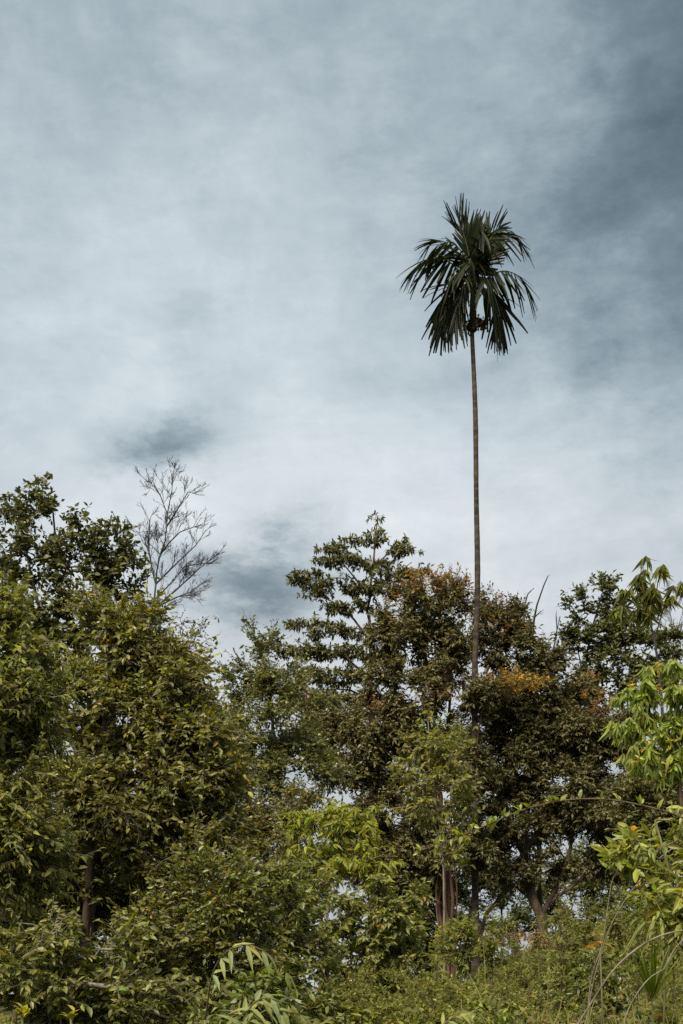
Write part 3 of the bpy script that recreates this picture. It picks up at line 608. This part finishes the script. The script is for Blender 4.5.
tree('young_tree', 'young tree with flat sprays of yellow-green compound leaves in front of the palm foot', 'tree', 20,
     [(462, 1015), (462, 970), (460, 935)], .018, .008,
     [(445, 930, 22, 7), (475, 928, 20, 8), (462, 945, 28, 8), (440, 955, 16, 7), (480, 955, 18, 8)],
     40, 5, .18, 'alt', 9, .085, .032, (.14, .155, .045), B_GREEN, M_SOFT, droop=.45, var=.26, fine=True, dead=.02, upw=.1, flush=[(440, 937, 3, 3, 2, (.6, .36, .02), -.3), (458, 940, 2, 3, 2, (.6, .33, .02), -.3)])
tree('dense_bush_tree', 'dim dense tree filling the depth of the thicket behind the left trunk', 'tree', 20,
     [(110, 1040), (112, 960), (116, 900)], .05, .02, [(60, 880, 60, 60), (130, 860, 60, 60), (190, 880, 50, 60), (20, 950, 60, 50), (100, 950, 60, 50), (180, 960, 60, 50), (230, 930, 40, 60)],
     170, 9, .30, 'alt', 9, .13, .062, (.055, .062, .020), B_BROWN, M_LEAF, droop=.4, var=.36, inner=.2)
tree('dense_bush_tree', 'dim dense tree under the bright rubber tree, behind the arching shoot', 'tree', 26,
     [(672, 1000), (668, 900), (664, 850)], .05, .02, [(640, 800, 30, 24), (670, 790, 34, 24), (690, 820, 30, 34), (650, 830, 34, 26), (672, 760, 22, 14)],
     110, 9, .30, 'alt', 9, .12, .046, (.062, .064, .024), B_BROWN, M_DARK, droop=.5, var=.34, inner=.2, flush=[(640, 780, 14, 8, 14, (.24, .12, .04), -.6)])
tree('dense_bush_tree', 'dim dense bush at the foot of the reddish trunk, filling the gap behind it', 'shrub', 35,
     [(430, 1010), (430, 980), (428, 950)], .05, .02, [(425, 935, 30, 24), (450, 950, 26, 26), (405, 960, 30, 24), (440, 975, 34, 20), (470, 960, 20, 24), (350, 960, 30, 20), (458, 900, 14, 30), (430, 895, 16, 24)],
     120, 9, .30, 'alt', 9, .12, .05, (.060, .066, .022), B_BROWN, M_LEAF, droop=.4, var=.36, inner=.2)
# background low trees seen through the gap under the crown
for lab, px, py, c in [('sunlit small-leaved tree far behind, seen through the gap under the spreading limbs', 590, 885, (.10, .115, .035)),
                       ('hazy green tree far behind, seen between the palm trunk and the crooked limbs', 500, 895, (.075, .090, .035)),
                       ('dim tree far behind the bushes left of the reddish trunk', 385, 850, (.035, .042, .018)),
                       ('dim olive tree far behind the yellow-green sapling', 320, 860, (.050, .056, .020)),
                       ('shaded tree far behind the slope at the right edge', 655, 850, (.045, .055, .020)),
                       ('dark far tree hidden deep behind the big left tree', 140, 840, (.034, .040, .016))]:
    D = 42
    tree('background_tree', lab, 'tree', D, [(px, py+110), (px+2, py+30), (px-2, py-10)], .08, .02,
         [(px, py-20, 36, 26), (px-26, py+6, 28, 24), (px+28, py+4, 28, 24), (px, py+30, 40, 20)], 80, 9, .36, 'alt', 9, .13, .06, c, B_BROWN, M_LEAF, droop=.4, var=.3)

# ------------------------------------------------------------------ right foreground
tree('leafy_shrub', 'bright green large-leaved shrub close by at the right edge', 'shrub', 9,
     [(700, 1060), (690, 960), (672, 880), (655, 820)], .022, .007,
     [(650, 838, 24, 18), (672, 825, 18, 14), (640, 862, 20, 20), (675, 860, 24, 22), (660, 895, 30, 22), (690, 900, 24, 30)],
     36, 4, .17, 'alt', 7, .100, .030, (.20, .215, .060), B_GREEN, M_LEAF, LS=.85, TM=1, droop=.45, var=.30, fine=True, dead=.01, twig_r=.003, tip=.003, zmin_px=1010,
     limbs=[([(690, 960), (650, 900), (632, 850)], .008, .004)])
def cane(name, label, cat, D, pts, r0, r1, leaves=(), mat_=B_PALE, col=(.17, .20, .035), ll=.075, extra=(), bud=None):
    wp = [W(q[0], q[1], D+(q[2] if len(q) > 2 else 0)) for q in pts]
    gz = float(ground_z(wp[0][0], wp[0][1])); base = np.array([wp[0][0], wp[0][1], gz])
    if wp[0][2] > gz:
        d0 = nrm(wp[0]-wp[1]); k = (wp[0][2]-gz); q = wp[0]+d0*np.array([.5, .5, 1.])*k*.6
        base = np.array([q[0]*.5+wp[0][0]*.5, q[1], float(ground_z(q[0]*.5+wp[0][0]*.5, q[1]))])
        b = base-np.array([0, 0, .05]); pre = []
        st = np.linalg.norm(wp[1]-wp[0]); m = max(2, int(np.linalg.norm(wp[0]-b)/st))
        for t in np.arange(m)/m: pre.append(b*(1-t)+wp[0]*t + d0*0)
        wp = pre+wp
    ra = resample(wp, .05); E = empty(name, base, label, cat); T = Tubes()
    T.chain(ra, np.linspace(r0, r1, len(ra))*(1+rng.normal(0, .06, len(ra))), 6); T.build('stem', mat_, E, base)
    LV = Leaves(); TT = Tubes(); tan = nrm(np.gradient(ra, axis=0)); nl = 0
    for (t0, t1, n, mode) in leaves:
        for t in np.linspace(t0, t1, n):
            i = min(len(ra)-1, int(t*(len(ra)-1))); p = ra[i]
            k = 3 if mode == 'up' else 2
            for q in range(k):
                d = nrm(np.array([0, 0, 1.])*(.9 if mode == 'up' else -.5)+tan[i]*rng.uniform(-.2, .6)+rng.normal(0, .5, 3))
                LV.add(p[None], d[None], nrm(rng.normal(0, .6, 3)+np.array([0, -.6, .5]))[None], ll*rng.uniform(.6, 1.2), ll*.36, leaf_cols(1, col, .25, .15), .2); nl += 1
    if nl: LV.build('foliage', M_LEAF, E, base, True)
    if bud is not None:
        b = W(bud[0], bud[1], D); B = Leaves()
        for q in range(5):
            a = q*1.257; B.add((b+np.array([0, 0, .06]))[None], nrm(np.array([math.cos(a)*.25, math.sin(a)*.25, -1]))[None], nrm(np.array([math.cos(a), math.sin(a), .1]))[None], .085, .035, np.array([[.55, .33, .16]]), -.1)
        B.build('withered_leaf', M_DRY, E, base, True)
    return E
cane('arching_shoot', 'long arching leafy shoot reaching left from the right edge across the dark crown', 'vine', 8.6,
     [(712, 1060), (716, 920), (705, 840), (683, 818), (640, 805), (600, 799), (560, 801), (520, 811), (480, 828), (445, 842), (420, 851)], .009, .003,
     [(.40, .78, 15, 'up'), (.80, 1, 11, 'up'), (.84, 1, 8, 'down')], B_BROWN, ll=.068)
cane('bare_cane', 'thick pale bare cane arching from the bottom edge out to the right', 'stem', 7.5, [(574, 1034), (590, 1005), (612, 972), (635, 950), (660, 936), (690, 930), (720, 936)], .0062, .0045)
cane('bare_cane', 'thin bent cane rising steeply then leaning to the right above the red seedling', 'stem', 9, [(588, 1010), (592, 975), (602, 945), (608, 905), (614, 876), (630, 864), (660, 848), (690, 836)], .0046, .003, bud=None)
cane('bare_cane', 'thin slanting cane with a withered orange leaf hanging from it', 'stem', 9.6, [(590, 1000), (606, 938), (622, 905), (640, 880), (662, 856), (690, 838)], .0046, .003, bud=(640, 888))
cane('bare_cane', 'short pale cane curving low across the grass in the right corner', 'stem', 7, [(625, 1018), (638, 992), (652, 976), (664, 969), (674, 950), (692, 930)], .005, .003)

def rosette(name, label, cat, px, py, D, n, ll, wd, col, up=1.2, droop=.5, part='fronds', m=M_SOFT, stem=None, shape='lance', cols=None):
    c = W(px, py, D); gz = float(ground_z(c[0], c[1])); base = np.array([c[0], c[1], gz])
    E = empty(name, base, label, cat); LV = Leaves()
    a = rng.uniform(0, 6.28, n); d = np.stack([np.cos(a), np.sin(a), np.full(n, up)*rng.uniform(.4, 1.4, n)], 1)
    Nn = np.stack([-np.cos(a)*.5, -np.sin(a)*.5, np.ones(n)], 1)
    LV.add(np.tile(c, (n, 1))+rng.normal(0, .01, (n, 3)), nrm(d), nrm(Nn), ll*rng.uniform(.7, 1.2, n), wd, leaf_cols(n, col, .22) if cols is None else cols, droop)
    LV.build(part, m, E, base, True, shape)
    if c[2]-gz > .06:
        T = Tubes(); T.chain([base-np.array([0, 0, .05]), (base+c)/2+np.array([.02, 0, 0]), c], [.012, .009, .006], 6); T.build('stem', B_GREEN, E, base)
    return E
rc = leaf_cols(9, (.14, .17, .035), .2); rc[:3] = (.50, .11, .03); rc[3] = (.45, .2, .08)
rosette('red_tipped_seedling', 'seedling with orange-red top leaves amid the slope undergrowth, crossed by canes', 'plant', 600, 944, 12, 9, .13, .04, (.14, .17, .035), .5, .55, 'leaves', M_LEAF, cols=rc)
rosette('fan_palm', 'spiky fan-leaved seedling in the right corner behind the low cane', 'plant', 652, 1000, 10, 34, .46, .020, (.095, .125, .025), 2.4, .12)
rosette('strap_leaved_plant', 'plant with hanging straw-green strap leaves under the bright shrub', 'plant', 662, 915, 11.5, 22, .32, .035, (.16, .17, .045), .3, .9)
for lab, px, py, sz in [('yellow-leaved sprig at the very corner, bottom left', 22, 1004, 11), ('small yellow sprig beside the foot of the left trunk', 71, 1008, 9)]:
    D = 6.5; n = sz
    rosette('yellow_sprig', lab, 'plant', px, py+10, D, n, .062, .026, (.27, .25, .05), 1.6, .35, 'leaves', M_SOFT, shape='ovate')
# palm seedlings with broad pale leaflets
def palm_seedling(label, D, ribs, ll, col):
    b0 = W(ribs[0][0][0], ribs[0][0][1], D); gz = float(ground_z(b0[0], D)); base = np.array([b0[0], D, gz])
    E = empty('palm_seedling', base, label, 'palm')
    T = Tubes(); T.chain([base-np.array([0, 0, .05]), (base+b0)/2, b0], [.012, .010, .007], 6); T.build('stem', B_GREEN, E, base)
    for rib in ribs:
        ra = resample([W(q[0], q[1], D+(q[2] if len(q) > 2 else 0)) for q in rib], .03); tan = nrm(np.gradient(ra, axis=0))
        T = Tubes(); T.chain(ra, np.linspace(.005, .002, len(ra)), 5); LV = Leaves()
        for q, i in enumerate(np.linspace(len(ra)*.35, len(ra)-1, 6).astype(int)):
            for sd in (-1, 1):
                side = nrm(np.cross(tan[i], np.array([0, -.8, .6])))*sd
                d = nrm(side*(.55 if q < 5 else .2)+tan[i]*.8+np.array([0, 0, -.55])+rng.normal(0, .18, 3))
                LV.add(ra[i][None], d[None], nrm(np.array([0, -.5, .9])+rng.normal(0, .15, 3))[None], ll*rng.uniform(.8, 1.15), ll*.21, leaf_cols(1, col, .15), .35)
        fo = LV.build('frond', M_SOFT, E, base, True, 'lance'); T.build('rib', B_GREEN, fo, base)
palm_seedling('pale palm seedling with broad drooping leaflets at the lower left of centre', 6.5, [[(205, 1020, .5), (214, 970, .3), (236, 946, .1), (262, 950), (286, 972)]], .115, (.24, .27, .17))
palm_seedling('pale grey-green palm seedling fanned out along the bottom edge left of centre', 5.5, [[(246, 1050), (256, 1016), (276, 1010), (300, 1014)], [(246, 1050), (246, 1016), (262, 998), (290, 1004)], [(246, 1050), (244, 1020), (256, 1010), (238, 1016)]], .11, (.22, .25, .15))
palm_seedling('pale palm seedling with narrow leaflets at the bottom edge below the palm trunk', 7.5, [[(430, 1040), (442, 1026), (460, 1013), (478, 1012)]], .10, (.24, .26, .15))
for lab, px, py in [('round-leaved dull olive plant at the bottom edge, right of the pale seedlings', 345, 1012), ('round-leaved olive plant at the bottom edge beside its darker twin', 362, 1016)]:
    rosette('round_leaved_plant', lab, 'plant', px, py, 7, 7, .085, .05, (.13, .13, .03), .6, .35, 'leaves', M_LEAF, shape='ovate')

# ------------------------------------------------------------------ undergrowth
def bush(px, py, D, r, n, leaf, wd, c, lab, name, cat, grp=None, kind='alt', droop=.5, lm=M_LEAF, h=1.0, dead=.02, LSb=.50):
    return tree(name, lab, cat, D, [(px, py+r*F/D*.9), (px+2, py)], .012, .005,
                [(px, py, r*F/D, r*h*F/D), (px-r*.5*F/D, py+r*.5*F/D, r*.7*F/D, r*.6*F/D), (px+r*.5*F/D, py+r*.4*F/D, r*.7*F/D, r*.6*F/D)],
                n, 5, .16, kind, 8, leaf, wd, c, B_GREEN, lm, droop=droop, var=.38, dead=dead, twig_r=.003, tip=.003, group=grp, LS=LSb, TM=1.15/LSb)
bush(562, 932, 25, .46, 24, .13, .022, (.15, .085, .050), 'rust-brown withered fern clump on the slope under the spreading tree', 'withered_fern', 'fern', lm=M_DRY, droop=.9)
bush(512, 942, 27, .5, 22, .13, .022, (.15, .085, .045), 'dull red-brown dry clump at the slope top, between palm trunk and crooked limbs', 'withered_fern', 'fern', lm=M_DRY, droop=.9)
G1 = 'small plants in the slope undergrowth'; L1 = 'small leafy plant in the tangled undergrowth on the right slope'
G2 = 'small plants along the bottom of the thicket'; L2 = 'small leafy plant in the shade along the bottom of the thicket'
protos = [bush(560, 985, 16, .30, 26, .085, .036, (.105, .12, .030), L1, 'undergrowth_plant', 'plant', G1),
          bush(520, 985, 18, .34, 26, .075, .030, (.13, .135, .034), L1, 'undergrowth_plant', 'plant', G1, lm=M_SOFT),
          bush(600, 985, 15, .30, 24, .10, .030, (.085, .105, .028), L1, 'undergrowth_plant', 'plant', G1, droop=.8, LSb=.95),
          bush(625, 965, 18, .36, 26, .08, .040, (.12, .14, .036), L1, 'undergrowth_plant', 'plant', G1, kind='whorl', lm=M_SOFT, LSb=.85)]
def copy_thing(o, x, y, rz, sc, label, group):
    c = o.copy(); COL.objects.link(c); c.location = (x, y, float(ground_z(x, y))); c.rotation_euler = (0, 0, rz); c.scale = (sc,)*3
    c['label'] = label; c['group'] = group
    for ch in list(o.children):
        k = ch.copy(); COL.objects.link(k); k.parent = c
for _ in range(92):
    y = rng.uniform(12.5, 29); px = rng.uniform(480, 700); x = (px-HX)*y/F
    copy_thing(protos[rng.integers(4)], x, y, rng.uniform(0, 6.28), rng.uniform(.35, .78), L1, G1)
for _ in range(50):
    y = rng.uniform(9.5, 24); px = rng.uniform(110, 480); x = (px-HX)*y/F
    copy_thing(protos[rng.integers(4)], x, y, rng.uniform(0, 6.28), rng.uniform(.6, 1.1), L2, G2)
G3 = 'thin saplings on the slope'; L3 = 'thin upright sapling with a wispy leafy top standing in the slope undergrowth'
sap = tree('thin_sapling', L3, 'sapling', 15, [(560, 1020), (562, 960), (560, 915)], .010, .004, [(560, 925, 16, 22), (562, 955, 14, 20)], 18, 3, .14, 'alt', 8, .085, .032, (.105, .115, .032), B_BROWN, M_SOFT, LS=.58, TM=1.6, droop=.5, fine=True, group=G3, tip=.003)
for px, y in [(575, 17), (598, 14), (622, 18), (540, 19), (648, 15), (665, 19), (512, 20), (612, 22), (585, 21), (636, 13), (530, 15), (493, 17), (672, 14)]:
    copy_thing(sap, (px-HX)*y/F, y, rng.uniform(0, 6.28), rng.uniform(.6, 1.15), L3, G3)
def ground_cover():
    LV = Leaves(); n = 100000
    y = rng.uniform(8.5, 36, n); px = rng.uniform(-160, 900, n); x = (px-HX)*y/F
    z = ground_z(x, y); hgt = rng.gamma(2, .085, n)
    P = np.stack([x, y, z+hgt*.6], 1)
    patch = np.sin(x*1.7+y*.8)+np.sin(x*.6-y*1.3)
    col = leaf_cols(n, (.110, .115, .028), .42, .28, .10, (.20, .10, .04))
    k = (patch+rng.normal(0, .5, n) > .85) & (x > 0); col[k] = leaf_cols(int(k.sum()), (.13, .085, .045), .3)
    d = rng.normal(0, 1, (n, 3)); d[:, 2] = np.abs(d[:, 2])*.7+.1
    nn = rng.normal(0, .5, (n, 3))+np.array([0, -.3, .9])
    LV.add(P, nrm(d), nrm(nn), rng.uniform(.06, .15, n), rng.uniform(.02, .05, n), col, .35)
    m = 24000
    y = rng.uniform(8.5, 33, m); px = rng.uniform(430, 900, m); x = (px-HX)*y/F
    P = np.stack([x, y, ground_z(x, y)-.02], 1); d = np.stack([rng.normal(0, .35, m), rng.normal(0, .35, m), np.ones(m)], 1)
    LV.add(P, nrm(d), nrm(rng.normal(0, .6, (m, 3))+np.array([0, -1, .2])), rng.gamma(3, .085, m), rng.uniform(.005, .011, m), leaf_cols(m, (.115, .118, .034), .42, .25, .10, (.20, .14, .06)), .35)
    o = LV.build('ground_cover', M_SOFT, None, np.zeros(3)); o['kind'] = 'stuff'
    o['label'] = 'low weeds, grass and fallen leaves covering the slope'
ground_cover()

# ------------------------------------------------------------------ sky, sun, camera
SUN_EL, SUN_AZ = 52, 205         # azimuth clockwise from +Y: behind the camera, slightly left
def world():
    w = bpy.data.worlds.new('World'); SC.world = w; w.use_nodes = True
    nt = w.node_tree; nt.nodes.clear(); N = nt.nodes; L = nt.links
    def mth(op, a, b=None, c=None, clamp=False):
        n = N.new('ShaderNodeMath'); n.operation = op; n.use_clamp = clamp
        for i, v in enumerate((a, b, c)):
            if v is None: continue
            if isinstance(v, (int, float)): n.inputs[i].default_value = v
            else: L.new(v, n.inputs[i])
        return n.outputs[0]
    tc = N.new('ShaderNodeTexCoord'); sep = N.new('ShaderNodeSeparateXYZ'); L.new(tc.outputs['Generated'], sep.inputs[0])
    X, Y, Z = sep.outputs
    az = mth('ARCTAN2', X, Y); el = mth('ARCSINE', Z)
    # sky-dome coordinates of the cloud deck: azimuth, elevation
    cmb = N.new('ShaderNodeCombineXYZ'); L.new(mth('MULTIPLY', az, .75), cmb.inputs[0]); L.new(el, cmb.inputs[1])
    rot = N.new('ShaderNodeMapping'); rot.inputs['Rotation'].default_value = (0, 0, R(-24)); rot.inputs['Scale'].default_value = (1, 1.7, 1); L.new(cmb.outputs[0], rot.inputs['Vector'])
    def noise(scale, detail=8, rough=.60, dist=0.0, off=0.0, src=None):
        n = N.new('ShaderNodeTexNoise'); n.noise_dimensions = '4D'; n.inputs['Scale'].default_value = scale; n.inputs['Detail'].default_value = detail
        n.inputs['Roughness'].default_value = rough; n.inputs['Distortion'].default_value = dist; n.inputs['W'].default_value = off
        L.new(src or rot.outputs[0], n.inputs['Vector']); return n.outputs['Fac']
    st = N.new('ShaderNodeMapping'); st.inputs['Scale'].default_value = (1, 1.9, 1); L.new(rot.outputs[0], st.inputs['Vector'])
    n6 = noise(8, 11, .66, .9, 21., st.outputs[0]); n7 = noise(38, 10, .72, .4, 33.)
    n1 = noise(3.2, 5, .5, .35, 1.3); n2 = noise(9, 7, .58, .5, 4.1); n3 = noise(26, 6, .6, .6, 7.7)
    wx = mth('SUBTRACT', noise(9, 9, .68, 0, 11.), .5); wy = mth('SUBTRACT', noise(9, 9, .68, 0, 17.), .5)
    def blob(px, py, rx, ry, tilt=0.0, warp=.12, p=1.0):
        a0 = math.atan((px-HX)/F); e0 = math.atan((HY-py)/F*math.cos(a0))
        u = mth('ADD', mth('SUBTRACT', az, a0), mth('MULTIPLY', wx, warp)); v = mth('ADD', mth('SUBTRACT', el, e0), mth('MULTIPLY', wy, warp))
        c, s = math.cos(tilt), math.sin(tilt)
        ur = mth('ADD', mth('MULTIPLY', u, c), mth('MULTIPLY', v, s)); vr = mth('SUBTRACT', mth('MULTIPLY', v, c), mth('MULTIPLY', u, s))
        q = mth('ADD', mth('POWER', mth('ABSOLUTE', mth('DIVIDE', ur, rx/F)), 2.0), mth('POWER', mth('ABSOLUTE', mth('DIVIDE', vr, ry/F)), 2.0))
        return mth('POWER', 2.718, mth('MULTIPLY', q, -1.0))
    iso = N.new('ShaderNodeCombineXYZ'); L.new(az, iso.inputs[0]); L.new(mth('MULTIPLY', el, 1.15), iso.inputs[1])
    n4 = noise(6.5, 10, .62, .8, 2.9, iso.outputs[0]); n5 = noise(17, 10, .68, .5, 9.3, iso.outputs[0])
    v = mth('ADD', .595, mth('MULTIPLY', mth('SUBTRACT', n1, .5), .26))
    v = mth('ADD', v, mth('MULTIPLY', mth('SUBTRACT', n2, .5), .16))
    v = mth('ADD', v, mth('MULTIPLY', mth('SUBTRACT', n4, .5), .36))
    v = mth('ADD', v, mth('MULTIPLY', mth('SUBTRACT', n5, .5), .30))
    v = mth('ADD', v, mth('MULTIPLY', mth('SUBTRACT', n3, .5), .14))
    v = mth('ADD', v, mth('MULTIPLY', mth('SUBTRACT', n6, .5), .22))
    v = mth('ADD', v, mth('MULTIPLY', mth('MULTIPLY', mth('SUBTRACT', n7, .5), n4), .36))
    for (b, k) in [((715, 45, 185, 175, 0, .25), -.47), ((740, 310, 150, 140, 0, .25), -.16), ((640, 210, 120, 70, .4, .25), -.07), ((330, -60, 520, 80, 0, .15), -.10), ((10, 60, 160, 160, 0, .15), -.07),
                   ((230, 260, 230, 150, -.3, .2), .12), ((60, 430, 160, 120, 0, .2), .08), ((330, 430, 220, 80, 0, .15), .12), ((340, 580, 480, 110, 0, .1), .26), ((560, 480, 180, 60, 0, .15), .08),
                   ((162, 432, 66, 27, .28, .10), -.60), ((200, 326, 44, 26, 0, .15), -.20), ((252, 578, 82, 34, 0, .13), -.62), ((122, 462, 44, 13, .2, .10), -.26), ((420, 150, 120, 60, .3, .2), -.06)]:
        bb = blob(*b)
        if b[2] < 70: bb = mth('MULTIPLY', bb, mth('MULTIPLY', mth('ADD', -.75, mth('MULTIPLY', mth('ADD', n5, n7), 1.6)), 1.0, None, True))
        v = mth('ADD', v, mth('MULTIPLY', bb, k))
    rp = N.new('ShaderNodeValToRGB'); e = rp.color_ramp.elements; L.new(mth('ADD', .2, mth('MULTIPLY', v, .8)), rp.inputs['Fac'])
    e[0].position = 0.0; e[0].color = (.045, .068, .082, 1); e[1].position = 1.0; e[1].color = (.705, .76, .785, 1)
    for p, c in [(.2, (.085, .125, .150)), (.4, (.168, .228, .266)), (.6, (.325, .400, .442)), (.8, (.510, .580, .618))]:
        x = e.new(p); x.color = (*c, 1)
    # lower air is greyer and warmer
    lo = N.new('ShaderNodeMapRange'); L.new(el, lo.inputs['Value']); lo.inputs['From Min'].default_value = .42; lo.inputs['From Max'].default_value = .12
    lo.interpolation_type = 'SMOOTHSTEP'
    wm = N.new('ShaderNodeMix'); wm.data_type = 'RGBA'; wm.blend_type = 'MULTIPLY'; L.new(lo.outputs[0], wm.inputs[0]); L.new(rp.outputs[0], wm.inputs[6]); wm.inputs[7].default_value = (1.14, 1.02, .975, 1)
    sky = N.new('ShaderNodeTexSky'); sky.sky_type = 'NISHITA'; sky.sun_disc = False; sky.sun_elevation = R(SUN_EL); sky.sun_rotation = R(SUN_AZ)
    b1 = N.new('ShaderNodeBackground'); b1.inputs['Strength'].default_value = .06; L.new(sky.outputs[0], b1.inputs['Color'])
    b2 = N.new('ShaderNodeBackground'); b2.inputs['Strength'].default_value = .66; L.new(wm.outputs[2], b2.inputs['Color'])
    mx = N.new('ShaderNodeMixShader'); mx.inputs[0].default_value = .93; L.new(b1.outputs[0], mx.inputs[1]); L.new(b2.outputs[0], mx.inputs[2])
    out = N.new('ShaderNodeOutputWorld'); L.new(mx.outputs[0], out.inputs['Surface'])
    w.cycles.sampling_method = 'MANUAL'; w.cycles.sample_map_resolution = 512
world()
sl = bpy.data.lights.new('sun', 'SUN'); sl.energy = 4.8; sl.angle = R(22); sl.color = (1, .91, .72)
so = bpy.data.objects.new('sun', sl); COL.objects.link(so)
so.rotation_euler = (R(90-SUN_EL), 0, R(180-SUN_AZ)+math.pi*0)
from mathutils import Vector
sd = Vector((math.sin(R(SUN_AZ))*math.cos(R(SUN_EL)), math.cos(R(SUN_AZ))*math.cos(R(SUN_EL)), math.sin(R(SUN_EL))))
so.rotation_euler = sd.to_track_quat('Z', 'Y').to_euler()

cd = bpy.data.cameras.new('camera'); cam = bpy.data.objects.new('camera', cd); COL.objects.link(cam)
cam.location = (0, 0, CZ); cam.rotation_euler = (R(90), 0, 0); cd.sensor_width = 36; cd.lens = 36*F/1024; cd.sensor_fit = 'AUTO'
cd.shift_y = (HY-512)/1024; cd.clip_start = .05; cd.clip_end = 8000
SC.camera = cam
SC.render.resolution_x = 683; SC.render.resolution_y = 1024
vs = SC.view_settings; SC.display_settings.display_device = 'sRGB'
vs.view_transform = 'Standard'; vs.look = 'None'; vs.exposure = 0.85; vs.gamma = 1; vs.use_curve_mapping = False
cy = SC.cycles; cy.max_bounces = 5; cy.diffuse_bounces = 3; cy.glossy_bounces = 2; cy.transmission_bounces = 3; cy.transparent_max_bounces = 4
cy.use_denoising = False; cy.caustics_reflective = False; cy.caustics_refractive = False; cy.sample_clamp_indirect = 2; cy.sample_clamp_direct = 6; cy.blur_glossy = 1.0
